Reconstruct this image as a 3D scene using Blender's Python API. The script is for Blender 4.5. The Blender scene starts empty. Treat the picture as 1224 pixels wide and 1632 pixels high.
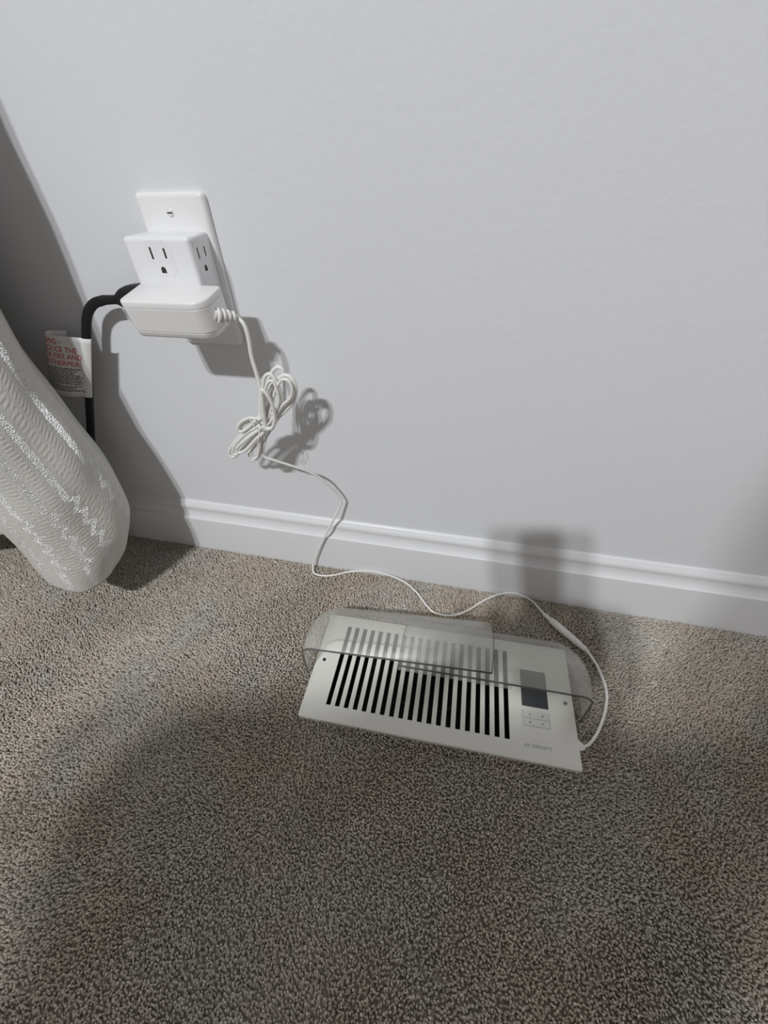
import bpy, bmesh, math, random
import numpy as np
from mathutils import Vector, Matrix

random.seed(7)
rng = np.random.default_rng(11)
scene = bpy.context.scene
COL = scene.collection

# ------------------------------------------------------------------ camera
CAM = Vector((0.3034, -0.3851, 0.4776))
yaw, pitch, roll = 0.2466, 0.7360, -0.0398
fwd = Vector((-math.sin(yaw) * math.cos(pitch), math.cos(yaw) * math.cos(pitch), -math.sin(pitch)))
rt0 = Vector((math.cos(yaw), math.sin(yaw), 0))
up0 = rt0.cross(fwd)
rt = math.cos(roll) * rt0 + math.sin(roll) * up0
up = -math.sin(roll) * rt0 + math.cos(roll) * up0
cd = bpy.data.cameras.new('camera')
cd.sensor_fit = 'VERTICAL'
cd.sensor_height = 24.0
cd.lens = 638.011 / 1632.0 * 24.0
cd.clip_start = 0.01
cam = bpy.data.objects.new('camera', cd)
COL.objects.link(cam)
cam.matrix_world = Matrix(((rt.x, up.x, -fwd.x, CAM.x), (rt.y, up.y, -fwd.y, CAM.y),
                           (rt.z, up.z, -fwd.z, CAM.z), (0, 0, 0, 1)))
scene.camera = cam

# ------------------------------------------------------------------ light
world = bpy.data.worlds.new('world')
scene.world = world
world.use_nodes = True
bg = world.node_tree.nodes['Background']
bg.inputs['Color'].default_value = (1.0, 0.965, 0.92, 1)
bg.inputs['Strength'].default_value = 0.22

# ceiling fixture with two bulbs, behind and above the photographer
for lx, en in ((-0.49, 100.0), (-0.31, 100.0)):
    ld = bpy.data.lights.new('ceiling_bulb', 'POINT')
    ld.energy = en
    ld.color = (0.96, 0.98, 1.0)
    ld.shadow_soft_size = 0.05
    lo = bpy.data.objects.new('ceiling_bulb', ld)
    lo.location = (lx, -2.20, 2.48)
    COL.objects.link(lo)

scene.view_settings.view_transform = 'Standard'
scene.view_settings.look = 'None'
scene.view_settings.gamma = 1.0
scene.view_settings.use_curve_mapping = False
scene.view_settings.exposure = 0.32


# ------------------------------------------------------------------ materials
def nodes_of(name):
    m = bpy.data.materials.new(name)
    m.use_nodes = True
    nt = m.node_tree
    return m, nt, nt.nodes['Principled BSDF']


def N(nt, typ, **kw):
    n = nt.nodes.new(typ)
    for k, v in kw.items():
        if k in n.inputs:
            n.inputs[k].default_value = v
        else:
            setattr(n, k, v)
    return n


def mat(name, col, rough=0.5, noise=0.03, nscale=60.0, bump=0.0, bscale=200.0, spec=0.5, metal=0.0, coords='Object'):
    """plain procedural surface: slight colour mottling and fine relief"""
    m, nt, b = nodes_of(name)
    tc = N(nt, 'ShaderNodeTexCoord')
    nz = N(nt, 'ShaderNodeTexNoise', Scale=nscale, Detail=4.0)
    nt.links.new(tc.outputs[coords], nz.inputs['Vector'])
    mx = N(nt, 'ShaderNodeMix', data_type='RGBA')
    mx.inputs[6].default_value = (*[max(0, c * (1 - noise)) for c in col], 1)
    mx.inputs[7].default_value = (*[min(1, c * (1 + noise)) for c in col], 1)
    nt.links.new(nz.outputs['Fac'], mx.inputs[0])
    nt.links.new(mx.outputs[2], b.inputs['Base Color'])
    b.inputs['Roughness'].default_value = rough
    b.inputs['Specular IOR Level'].default_value = spec
    b.inputs['Metallic'].default_value = metal
    if bump > 0:
        bz = N(nt, 'ShaderNodeTexNoise', Scale=bscale, Detail=3.0)
        nt.links.new(tc.outputs[coords], bz.inputs['Vector'])
        bp = N(nt, 'ShaderNodeBump', Strength=bump, Distance=0.001)
        nt.links.new(bz.outputs['Fac'], bp.inputs['Height'])
        nt.links.new(bp.outputs['Normal'], b.inputs['Normal'])
    return m


M = {}
M['wall'] = mat('wall_paint', (0.755, 0.765, 0.792), 0.6, 0.012, 9, 0.30, 130, 0.25)
M['trim'] = mat('trim_paint', (0.785, 0.79, 0.81), 0.32, 0.012, 30, 0.10, 60, 0.5)
M['white_plastic'] = mat('white_plastic', (0.86, 0.86, 0.865), 0.28, 0.008, 40)
M['cool_plastic'] = mat('cool_white_plastic', (0.84, 0.845, 0.87), 0.38, 0.008, 40)
M['adapter_plastic'] = mat('adapter_plastic', (0.84, 0.835, 0.835), 0.35, 0.008, 40)
M['cord_white'] = mat('white_cord', (0.85, 0.84, 0.815), 0.4, 0.02, 90)
M['barrel_white'] = mat('white_barrel', (0.84, 0.83, 0.80), 0.35, 0.02, 90)
M['tie'] = mat('twist_tie_coat', (0.85, 0.85, 0.84), 0.4, 0.02, 90)
M['slot_dark'] = mat('slot_dark', (0.03, 0.028, 0.026), 0.7, 0.1, 90)  # inlay colour holding the shade inside slots and holes; nothing is cut out
M['groove'] = mat('seam_shadow_gap', (0.55, 0.55, 0.56), 0.6, 0.05, 90)
M['screw'] = mat('painted_screw', (0.80, 0.80, 0.80), 0.25, 0.02, 300)
M['steel'] = mat('screw_steel', (0.42, 0.41, 0.39), 0.35, 0.1, 300, metal=0.8)
M['black_rubber'] = mat('black_rubber', (0.012, 0.012, 0.013), 0.5, 0.15, 70, 0.1, 300, 0.35)
M['plate'] = mat('register_enamel', (0.81, 0.805, 0.76), 0.42, 0.02, 25, 0.05, 400, 0.4)
M['vent_black'] = mat('vent_interior', (0.006, 0.006, 0.006), 0.6, 0.2, 30)
M['screen'] = mat('screen_glass', (0.045, 0.05, 0.058), 0.12, 0.08, 20)
M['ink_grey'] = mat('grey_ink', (0.33, 0.33, 0.32), 0.6, 0.05, 200)
M['button_pad'] = mat('button_membrane', (0.74, 0.735, 0.70), 0.5, 0.02, 60)
M['tag'] = mat('tag_paper', (0.74, 0.73, 0.72), 0.6, 0.03, 60, 0.1, 200)
M['red_ink'] = mat('red_ink', (0.62, 0.045, 0.055), 0.6, 0.08, 300)
M['black_ink'] = mat('black_ink', (0.06, 0.06, 0.06), 0.6, 0.08, 300)


def clear_mat(name, haze, tint):
    """thin clear acrylic: see-through, Fresnel gloss, a diffuse haze colour for dust and room reflections"""
    m, nt, b = nodes_of(name)
    out = nt.nodes['Material Output']
    tc = N(nt, 'ShaderNodeTexCoord')
    nz = N(nt, 'ShaderNodeTexNoise', Scale=22.0, Detail=5.0, Roughness=0.65)
    mp = N(nt, 'ShaderNodeMapping')
    mp.inputs['Scale'].default_value = (0.5, 2.2, 1.0)
    nt.links.new(tc.outputs['Object'], mp.inputs['Vector'])
    nt.links.new(mp.outputs['Vector'], nz.inputs['Vector'])
    mr = N(nt, 'ShaderNodeMapRange')
    mr.inputs['From Min'].default_value = 0.3
    mr.inputs['From Max'].default_value = 0.75
    mr.inputs['To Min'].default_value = haze * 0.75
    mr.inputs['To Max'].default_value = haze * 1.35
    nt.links.new(nz.outputs['Fac'], mr.inputs['Value'])
    tr = N(nt, 'ShaderNodeBsdfTransparent')
    tr.inputs['Color'].default_value = (*tint, 1)
    df = N(nt, 'ShaderNodeBsdfDiffuse')
    df.inputs['Color'].default_value = (0.80, 0.80, 0.77, 1)  # pale diffuse layer: dust, plus reflected room light put in as colour
    gl = N(nt, 'ShaderNodeBsdfGlossy', Roughness=0.32)
    fr = N(nt, 'ShaderNodeFresnel', IOR=1.30)
    m1 = N(nt, 'ShaderNodeMixShader')
    m2 = N(nt, 'ShaderNodeMixShader')
    nt.links.new(mr.outputs['Result'], m1.inputs['Fac'])
    nt.links.new(tr.outputs[0], m1.inputs[1])
    nt.links.new(df.outputs[0], m1.inputs[2])
    ge = N(nt, 'ShaderNodeNewGeometry')
    inv = N(nt, 'ShaderNodeMath', operation='SUBTRACT')
    inv.inputs[0].default_value = 1.0
    nt.links.new(ge.outputs['Backfacing'], inv.inputs[1])
    fm = N(nt, 'ShaderNodeMath', operation='MULTIPLY')
    nt.links.new(fr.outputs[0], fm.inputs[0])
    nt.links.new(inv.outputs[0], fm.inputs[1])
    nt.links.new(fm.outputs[0], m2.inputs['Fac'])
    nt.links.new(m1.outputs[0], m2.inputs[1])
    nt.links.new(gl.outputs[0], m2.inputs[2])
    nt.links.new(m2.outputs[0], out.inputs['Surface'])
    nt.nodes.remove(b)
    return m


M['clear'] = clear_mat('clear_acrylic', 0.18, (0.965, 0.965, 0.955))
M['clear_edge'] = clear_mat('clear_acrylic_edge', 0.12, (0.22, 0.21, 0.19))


def carpet_mat():
    m, nt, b = nodes_of('carpet_yarn')
    at = N(nt, 'ShaderNodeAttribute', attribute_name='yarn')
    cr = N(nt, 'ShaderNodeValToRGB')
    e = cr.color_ramp.elements
    e[0].position = 0.0
    e[0].color = (0.33, 0.295, 0.255, 1)
    e[1].position = 1.0
    e[1].color = (0.86, 0.815, 0.745, 1)
    k = cr.color_ramp.elements.new(0.5)
    k.color = (0.575, 0.52, 0.455, 1)
    nt.links.new(at.outputs['Fac'], cr.inputs['Fac'])
    # broad, faint soiling with tan and grey patches
    tc = N(nt, 'ShaderNodeTexCoord')
    nz = N(nt, 'ShaderNodeTexNoise', Scale=9.0, Detail=3.0)
    nt.links.new(tc.outputs['Object'], nz.inputs['Vector'])
    tint = N(nt, 'ShaderNodeValToRGB')
    tint.color_ramp.elements[0].position = 0.35
    tint.color_ramp.elements[0].color = (0.95, 0.985, 1.0, 1)
    tint.color_ramp.elements[1].position = 0.65
    tint.color_ramp.elements[1].color = (1.0, 0.955, 0.905, 1)
    nt.links.new(nz.outputs['Fac'], tint.inputs['Fac'])
    mx = N(nt, 'ShaderNodeMix', data_type='RGBA', blend_type='MULTIPLY')
    mx.inputs[0].default_value = 1.0
    nt.links.new(cr.outputs['Color'], mx.inputs[6])
    nt.links.new(tint.outputs['Color'], mx.inputs[7])
    nt.links.new(mx.outputs[2], b.inputs['Base Color'])
    b.inputs['Roughness'].default_value = 0.85
    b.inputs['Specular IOR Level'].default_value = 0.2
    b.inputs['Sheen Weight'].default_value = 0.15
    return m


def carpet_far_mat():
    """the carpet beyond the modelled pile"""
    m, nt, b = nodes_of('carpet_far')
    tc = N(nt, 'ShaderNodeTexCoord')
    vz = N(nt, 'ShaderNodeTexVoronoi', Scale=380.0)
    nt.links.new(tc.outputs['Object'], vz.inputs['Vector'])
    cr = N(nt, 'ShaderNodeValToRGB')
    cr.color_ramp.elements[0].color = (0.26, 0.23, 0.195, 1)
    cr.color_ramp.elements[1].color = (0.56, 0.505, 0.44, 1)
    sp = N(nt, 'ShaderNodeSeparateColor')
    nt.links.new(vz.outputs['Color'], sp.inputs[0])
    nt.links.new(sp.outputs[0], cr.inputs['Fac'])
    nt.links.new(cr.outputs['Color'], b.inputs['Base Color'])
    bp = N(nt, 'ShaderNodeBump', Strength=1.0, Distance=0.004)
    bp.invert = True
    nt.links.new(vz.outputs['Distance'], bp.inputs['Height'])
    nt.links.new(bp.outputs['Normal'], b.inputs['Normal'])
    b.inputs['Roughness'].default_value = 0.9
    return m


M['carpet'] = carpet_mat()
M['carpet_far'] = carpet_far_mat()


def curtain_mat():
    """ivory woven curtain cloth: lengthwise bands, crosswise ribs, a few silver lurex stripes"""
    m, nt, b = nodes_of('curtain_weave')
    uv = N(nt, 'ShaderNodeUVMap', uv_map='weave')
    sx = N(nt, 'ShaderNodeSeparateXYZ')
    nt.links.new(uv.outputs['UV'], sx.inputs[0])

    def math_(op, a, c=None, clamp=False):
        n = N(nt, 'ShaderNodeMath', operation=op, use_clamp=clamp)
        for i, v in enumerate((a, c)):
            if v is None:
                continue
            if hasattr(v, 'is_output'):
                nt.links.new(v, n.inputs[i])
            else:
                n.inputs[i].default_value = v
        return n.outputs[0]
    U, V = sx.outputs[0], sx.outputs[1]            # metres across / up from the hem
    # zig-zag crumple of the middle of the drape
    tri = math_('PINGPONG', math_('MULTIPLY', V, 1.0), 0.009)
    env = math_('MULTIPLY', math_('GREATER_THAN', V, 0.042), math_('LESS_THAN', V, 0.125))
    Uz = math_('ADD', U, math_('MULTIPLY', math_('MULTIPLY', tri, 0.9), env))
    band = math_('FRACT', math_('MULTIPLY', Uz, 1.0 / 0.0120))
    edge = math_('ABSOLUTE', math_('SUBTRACT', band, 0.5))
    groove = math_('GREATER_THAN', edge, 0.41)
    bandid = math_('FLOOR', math_('MULTIPLY', Uz, 1.0 / 0.0120))
    wn = N(nt, 'ShaderNodeTexWhiteNoise', noise_dimensions='1D')
    nt.links.new(bandid, wn.inputs['W'])
    # crosswise ribs; a different pitch in every band
    freq = math_('ADD', 1000.0, math_('MULTIPLY', wn.outputs['Value'], 900.0))
    ribs = math_('SINE', math_('MULTIPLY', V, freq))
    fine = math_('SINE', math_('MULTIPLY', U, 4200.0))
    seam = math_('LESS_THAN', math_('ABSOLUTE', math_('SUBTRACT', V, 0.036)), 0.0011)
    nz = N(nt, 'ShaderNodeTexNoise', Scale=260.0, Detail=3.0)
    nt.links.new(uv.outputs['UV'], nz.inputs['Vector'])
    ribmask = math_('LESS_THAN', edge, 0.33)
    h = math_('ADD', math_('MULTIPLY', math_('MULTIPLY', ribs, ribmask), 0.15), math_('MULTIPLY', groove, -1.5))
    h = math_('ADD', h, math_('MULTIPLY', fine, 0.10))
    h = math_('ADD', h, math_('MULTIPLY', seam, -1.6))
    sel = math_('GREATER_THAN', wn.outputs['Value'], 0.62)
    stripe = math_('MULTIPLY', sel, math_('LESS_THAN', edge, 0.30))
    sp = N(nt, 'ShaderNodeTexVoronoi', Scale=1000.0)
    nt.links.new(uv.outputs['UV'], sp.inputs['Vector'])
    h = math_('ADD', h, math_('MULTIPLY', math_('MULTIPLY', stripe, sp.outputs['Distance']), 1.6))
    h = math_('ADD', h, math_('MULTIPLY', nz.outputs['Fac'], 0.8))
    bp = N(nt, 'ShaderNodeBump', Strength=0.85, Distance=0.0011)
    nt.links.new(h, bp.inputs['Height'])
    nt.links.new(bp.outputs['Normal'], b.inputs['Normal'])
    spk = math_('MULTIPLY', stripe, math_('ADD', 0.35, sp.outputs['Distance']), clamp=True)
    mx = N(nt, 'ShaderNodeMix', data_type='RGBA')
    mx.inputs[6].default_value = (0.62, 0.605, 0.57, 1)
    mx.inputs[7].default_value = (0.86, 0.855, 0.84, 1)
    nt.links.new(stripe, mx.inputs[0])
    nt.links.new(mx.outputs[2], b.inputs['Base Color'])
    nt.links.new(math_('MULTIPLY', spk, 0.55), b.inputs['Metallic'])
    nt.links.new(math_('SUBTRACT', 0.62, math_('MULTIPLY', stripe, 0.27)), b.inputs['Roughness'])
    b.inputs['Sheen Weight'].default_value = 0.25
    return m


M['curtain'] = curtain_mat()


# ------------------------------------------------------------------ helpers
def tag(o, label=None, cat=None, group=None, kind=None):
    if label:
        o['label'] = label
    if cat:
        o['category'] = cat
    if group:
        o['group'] = group
    if kind:
        o['kind'] = kind
    return o


def empty(name, loc=(0, 0, 0)):
    o = bpy.data.objects.new(name, None)
    o.empty_display_size = 0.02
    o.location = loc
    COL.objects.link(o)
    return o


def link_mesh(name, verts, faces, material, parent=None, smooth=False):
    """ONE mesh object; vertices are in world coordinates, the parent may sit anywhere"""
    me = bpy.data.meshes.new(name)
    me.from_pydata([tuple(v) for v in verts], [], faces)
    me.update()
    if smooth:
        me.polygons.foreach_set('use_smooth', [True] * len(me.polygons))
    me.materials.append(material)
    o = bpy.data.objects.new(name, me)
    COL.objects.link(o)
    if parent is not None:
        o.parent = parent
        o.matrix_parent_inverse = world_mat(parent).inverted()
    return o


def world_mat(o):
    m = o.matrix_basis.copy()
    if o.parent is not None:
        m = world_mat(o.parent) @ o.matrix_parent_inverse @ m
    return m


def fix_normals(o):
    bm = bmesh.new()
    bm.from_mesh(o.data)
    bmesh.ops.recalc_face_normals(bm, faces=bm.faces)
    bm.to_mesh(o.data)
    bm.free()
    return o


def auto_smooth(o, deg=35):
    """smooth shading with sharp edges above an angle"""
    me = o.data
    bm = bmesh.new()
    bm.from_mesh(me)
    bmesh.ops.recalc_face_normals(bm, faces=bm.faces)
    for e in bm.edges:
        e.smooth = not (len(e.link_faces) != 2 or e.calc_face_angle(0) > math.radians(deg))
    for f in bm.faces:
        f.smooth = True
    bm.to_mesh(me)
    bm.free()
    return o


def frame(o, u, v, n):
    """4x4 from an origin and three axes"""
    return Matrix(((u[0], v[0], n[0], o[0]), (u[1], v[1], n[1], o[1]), (u[2], v[2], n[2], o[2]), (0, 0, 0, 1)))


def rrect(w, h, r, seg=6):
    """rounded rectangle around the origin; r may be one radius or four (++, -+, --, +-)"""
    rs = r if isinstance(r, (tuple, list)) else (r, r, r, r)
    pts = []
    for (sx, sy, a0), rr in zip(((1, 1, 0), (-1, 1, 90), (-1, -1, 180), (1, -1, 270)), rs):
        cx, cy = sx * (w / 2 - rr), sy * (h / 2 - rr)
        for k in range(seg + 1):
            a = math.radians(a0 + 90 * k / seg)
            pts.append((cx + rr * math.cos(a), cy + rr * math.sin(a)))
    return pts


def loft(name, w, h, r, levels, mtx, material, parent=None, seg=6, deg=35):
    """stack of rounded rectangles: levels = [(height, inset), ...]; closed at both ends"""
    rings = []
    for (z, ins) in levels:
        rs = r if isinstance(r, (tuple, list)) else (r, r, r, r)
        rr = [max(1e-5, x - ins) for x in rs]
        rings.append([mtx @ Vector((x, y, z)) for x, y in rrect(w - 2 * ins, h - 2 * ins, rr, seg)])
    n = len(rings[0])
    verts = [p for ring in rings for p in ring]
    faces = []
    for i in range(len(rings) - 1):
        for j in range(n):
            k = (j + 1) % n
            faces.append((i * n + j, i * n + k, (i + 1) * n + k, (i + 1) * n + j))
    faces.append(tuple(reversed(range(n))))
    faces.append(tuple((len(rings) - 1) * n + j for j in range(n)))
    return auto_smooth(link_mesh(name, verts, faces, material, parent), deg)


def catmull(pts, sub=6):
    P = [Vector(p) for p in pts]
    P = [2 * P[0] - P[1]] + P + [2 * P[-1] - P[-2]]
    out = []
    for i in range(1, len(P) - 2):
        for k in range(sub):
            t = k / sub
            a, b, c, d = P[i - 1], P[i], P[i + 1], P[i + 2]
            out.append(0.5 * ((2 * b) + (c - a) * t + (2 * a - 5 * b + 4 * c - d) * t * t + (3 * b - a - 3 * c + d) * t ** 3))
    out.append(P[-2])
    return out


def sweep(name, path, radius, material, parent=None, sides=8, flat=None, smooth=True):
    """tube along a path; radius a number or one per point; flat=(width, thickness, normal) for a ribbon cord"""
    n = len(path)
    rad = radius if isinstance(radius, (list, tuple)) else [radius] * n
    T = []
    for i in range(n):
        d = (path[min(i + 1, n - 1)] - path[max(i - 1, 0)])
        T.append(d.normalized() if d.length > 1e-9 else Vector((0, 0, 1)))
    if flat:
        nv = Vector(flat[2])
        X = None
    else:
        nv = T[0].orthogonal().normalized()
    verts = []
    for i in range(n):
        if flat:
            X = T[i].cross(Vector(flat[2])).normalized()
            Y = T[i].cross(X).normalized()
        else:
            nv = (nv - T[i] * nv.dot(T[i])).normalized()
            X, Y = nv, T[i].cross(nv)
        for s in range(sides):
            a = 2 * math.pi * s / sides
            if flat:
                ca, sa = math.cos(a), math.sin(a)
                e = 0.55
                px = math.copysign(abs(ca) ** e, ca) * flat[0] / 2 * rad[i]
                py = math.copysign(abs(sa) ** e, sa) * flat[1] / 2 * rad[i]
            else:
                px, py = rad[i] * math.cos(a), rad[i] * math.sin(a)
            verts.append(path[i] + X * px + Y * py)
    faces = []
    for i in range(n - 1):
        for s in range(sides):
            t = (s + 1) % sides
            faces.append((i * sides + s, i * sides + t, (i + 1) * sides + t, (i + 1) * sides + s))
    faces.append(tuple(reversed(range(sides))))
    faces.append(tuple((n - 1) * sides + s for s in range(sides)))
    return auto_smooth(link_mesh(name, verts, faces, material, parent), 60)


def box(name, lo, hi, material, parent=None, bevel=0.0, mtx=None):
    bm = bmesh.new()
    bmesh.ops.create_cube(bm, size=1.0)
    c = [(a + b) / 2 for a, b in zip(lo, hi)]
    s = [(b - a) for a, b in zip(lo, hi)]
    for v in bm.verts:
        v.co = Vector([v.co[i] * s[i] + c[i] for i in range(3)])
    if bevel > 0:
        bmesh.ops.bevel(bm, geom=bm.edges[:], offset=bevel, segments=3, affect='EDGES', profile=0.5)
    verts = [(mtx @ v.co if mtx else v.co.copy()) for v in bm.verts]
    bm.verts.index_update()
    faces = [tuple(v.index for v in f.verts) for f in bm.faces]
    bm.free()
    o = link_mesh(name, verts, faces, material, parent)
    return auto_smooth(o, 50) if bevel > 0 else fix_normals(o)


def poly_prism(name, pts, t, mtx, material, parent=None):
    """flat outline extruded by t along the local normal"""
    n = len(pts)
    verts = [mtx @ Vector((x, y, 0)) for x, y in pts] + [mtx @ Vector((x, y, t)) for x, y in pts]
    faces = [tuple(reversed(range(n))), tuple(range(n, 2 * n))]
    faces += [(i, (i + 1) % n, n + (i + 1) % n, n + i) for i in range(n)]
    return fix_normals(link_mesh(name, verts, faces, material, parent))


def text_mesh(body, size, bold=0.0, spacing=1.0):
    """vertices and faces of a line of lettering, left end at the origin, on the baseline"""
    cu = bpy.data.curves.new('lettering', 'FONT')
    cu.body = body
    cu.size = size
    cu.offset = bold
    cu.space_character = spacing
    cu.resolution_u = 3
    ob = bpy.data.objects.new('lettering', cu)
    COL.objects.link(ob)
    dg = bpy.context.evaluated_depsgraph_get()
    me = bpy.data.meshes.new_from_object(ob.evaluated_get(dg))
    v = [tuple(x.co) for x in me.vertices]
    f = [tuple(p.vertices) for p in me.polygons]
    bpy.data.objects.remove(ob)
    bpy.data.curves.remove(cu)
    bpy.data.meshes.remove(me)
    return v, f


# paths of the cords, in metres
ADAPTER_CORD = [
    (0.0880,-0.0410,0.3701),(0.0940,-0.0419,0.3643),(0.0955,-0.0427,0.3529),(0.0944,-0.0436,0.3362),
    (0.0956,-0.0444,0.3200),(0.0964,-0.0453,0.3053),(0.0926,-0.0464,0.2897),(0.0894,-0.0476,0.2761),
    (0.0866,-0.0512,0.2736),(0.0755,-0.0515,0.2633),(0.0645,-0.0520,0.2569),(0.0617,-0.0520,0.2607),
    (0.0679,-0.0519,0.2686),(0.0800,-0.0515,0.2746),(0.0907,-0.0510,0.2739),(0.0960,-0.0519,0.2819),
    (0.0993,-0.0527,0.2961),(0.1047,-0.0530,0.3120),(0.1090,-0.0530,0.3215),(0.1154,-0.0530,0.3243),
    (0.1196,-0.0530,0.3155),(0.1208,-0.0530,0.3018),(0.1144,-0.0524,0.2878),(0.1052,-0.0517,0.2756),
    (0.0907,-0.0454,0.2620),(0.0731,-0.0439,0.2471),(0.0537,-0.0430,0.2283),(0.0389,-0.0430,0.2155),
    (0.0337,-0.0430,0.2192),(0.0389,-0.0430,0.2283),(0.0518,-0.0430,0.2427),(0.0680,-0.0438,0.2558),
    (0.0858,-0.0451,0.2658),(0.0997,-0.0490,0.2806),(0.1011,-0.0490,0.2944),(0.1077,-0.0490,0.3078),
    (0.1189,-0.0490,0.3173),(0.1282,-0.0490,0.3226),(0.1349,-0.0490,0.3190),(0.1364,-0.0490,0.3081),
    (0.1311,-0.0490,0.2961),(0.1210,-0.0490,0.2853),(0.1079,-0.0490,0.2743),(0.0943,-0.0471,0.2618),
    (0.0830,-0.0465,0.2466),(0.0705,-0.0460,0.2338),(0.0626,-0.0460,0.2246),(0.0641,-0.0460,0.2160),
    (0.0739,-0.0460,0.2226),(0.0804,-0.0462,0.2358),(0.0854,-0.0467,0.2501),(0.0937,-0.0473,0.2648),
    (0.0981,-0.0439,0.2778),(0.0984,-0.0422,0.2935),(0.1035,-0.0420,0.3094),(0.1109,-0.0420,0.3211),
    (0.1172,-0.0420,0.3263),(0.1218,-0.0420,0.3260),(0.1232,-0.0420,0.3207),(0.1210,-0.0420,0.3056),
    (0.1165,-0.0420,0.2894),(0.1071,-0.0436,0.2756),(0.0990,-0.0530,0.2700),(0.0847,-0.0543,0.2606),
    (0.0695,-0.0560,0.2494),(0.0567,-0.0560,0.2386),(0.0555,-0.0560,0.2320),(0.0655,-0.0560,0.2356),
    (0.0826,-0.0550,0.2518),(0.0950,-0.0535,0.2641),(0.1027,-0.0584,0.2939),(0.1059,-0.0600,0.3078),
    (0.1073,-0.0600,0.3114),(0.1111,-0.0600,0.3063),(0.1131,-0.0585,0.2949),(0.1114,-0.0569,0.2804),
    (0.1054,-0.0564,0.2683),(0.0981,-0.0560,0.2662),(0.1004,-0.0497,0.2646),(0.0823,-0.0498,0.2547),
    (0.0649,-0.0500,0.2389),(0.0512,-0.0500,0.2259),(0.0443,-0.0500,0.2259),(0.0511,-0.0500,0.2382),
    (0.0694,-0.0499,0.2550),(0.0880,-0.0497,0.2656),(0.0979,-0.0477,0.2755),(0.0980,-0.0472,0.2905),
    (0.1032,-0.0470,0.3040),(0.1097,-0.0470,0.3146),(0.1152,-0.0470,0.3162),(0.1178,-0.0470,0.3077),
    (0.1185,-0.0470,0.2961),(0.1136,-0.0472,0.2851),(0.1046,-0.0476,0.2747),(0.0930,-0.0503,0.2621),
    (0.0820,-0.0507,0.2460),(0.0695,-0.0510,0.2320),(0.0684,-0.0510,0.2236),(0.0742,-0.0510,0.2243),
    (0.0799,-0.0510,0.2364),(0.0853,-0.0506,0.2509),(0.0934,-0.0502,0.2636),(0.1093,-0.0527,0.2793),
    (0.1208,-0.0537,0.2931),(0.1311,-0.0540,0.3018),(0.1350,-0.0540,0.3122),(0.1327,-0.0540,0.3193),
    (0.1267,-0.0540,0.3201),(0.1202,-0.0540,0.3135),(0.1137,-0.0540,0.3017),(0.1073,-0.0530,0.2875),
    (0.0999,-0.0521,0.2753),(0.0860,-0.0477,0.2672),(0.0715,-0.0473,0.2567),(0.0644,-0.0471,0.2551),
    (0.0627,-0.0471,0.2594),(0.0696,-0.0472,0.2654),(0.0823,-0.0475,0.2697),(0.0915,-0.0477,0.2721),
    (0.0956,-0.0536,0.2772),(0.1034,-0.0557,0.2992),(0.1107,-0.0560,0.3150),(0.1174,-0.0560,0.3191),
    (0.1202,-0.0560,0.3083),(0.1184,-0.0556,0.2964),(0.1094,-0.0542,0.2829),(0.1045,-0.0490,0.2893),
    (0.1110,-0.0490,0.3055),(0.1221,-0.0490,0.3176),(0.1304,-0.0490,0.3181),(0.1348,-0.0490,0.3117),
    (0.1329,-0.0490,0.3021),(0.1235,-0.0490,0.2909),(0.1110,-0.0490,0.2760),(0.1000,-0.0470,0.2623),
    (0.0895,-0.0466,0.2489),(0.0825,-0.0461,0.2336),(0.0801,-0.0460,0.2257),(0.0821,-0.0460,0.2216),
    (0.0906,-0.0430,0.2166),(0.1068,-0.0360,0.2060),(0.1207,-0.0290,0.1957),(0.1333,-0.0220,0.1811),
    (0.1437,-0.0170,0.1632),(0.1486,-0.0135,0.1527),(0.1528,-0.0120,0.1405),(0.1490,-0.0125,0.1283),
    (0.1390,-0.0165,0.1062),(0.1222,-0.0185,0.0707),(0.1073,-0.0195,0.0382),(0.0969,-0.0219,0.0100),
    (0.1003,-0.0312,0.0040),(0.1114,-0.0343,0.0030),(0.1301,-0.0306,0.0030),(0.1561,-0.0180,0.0030),
    (0.1954,-0.0168,0.0109),(0.2340,-0.0196,0.0030),(0.2583,-0.0356,0.0030),(0.2766,-0.0559,0.0030),
    (0.2902,-0.0664,0.0040),(0.3124,-0.0666,0.0050),(0.3327,-0.0536,0.0040),(0.3572,-0.0297,0.0040),
    (0.3783,-0.0168,0.0057),(0.3988,-0.0168,0.0111),(0.4193,-0.0211,0.0050),(0.4338,-0.0429,0.0080),]
BARREL = [
    (0.4338,-0.0429,0.0080),(0.4410,-0.0516,0.0085),(0.4614,-0.0679,0.0080),(0.4748,-0.0812,0.0080),
    (0.4816,-0.0864,0.0075),]
PIGTAIL = [
    (0.4816,-0.0864,0.0075),(0.4901,-0.1006,0.0060),(0.4957,-0.1204,0.0050),(0.4963,-0.1375,0.0050),
    (0.4909,-0.1577,0.0050),(0.4811,-0.1791,0.0050),(0.4707,-0.1940,0.0050),(0.4622,-0.2019,0.0050),]
BLACK_CORD = [
    (-0.0716,-0.0180,0.3734),(-0.0843,-0.0170,0.3699),(-0.0973,-0.0160,0.3615),(-0.1068,-0.0160,0.3500),
    (-0.1182,-0.0170,0.3303),(-0.1336,-0.0180,0.3018),(-0.1520,-0.0200,0.2666),(-0.1699,-0.0220,0.2319),
    (-0.1889,-0.0250,0.1921),]

# ------------------------------------------------------------------ the setting
# vent frame: origin at its front left corner, a along its length, b towards the wall
VX, VY, VT, VW, VD = 0.1542, -0.2330, 0.0287, 0.3058, 0.1364
VA = Vector((math.cos(VT), math.sin(VT), 0))
VB = Vector((-math.sin(VT), math.cos(VT), 0))


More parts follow.
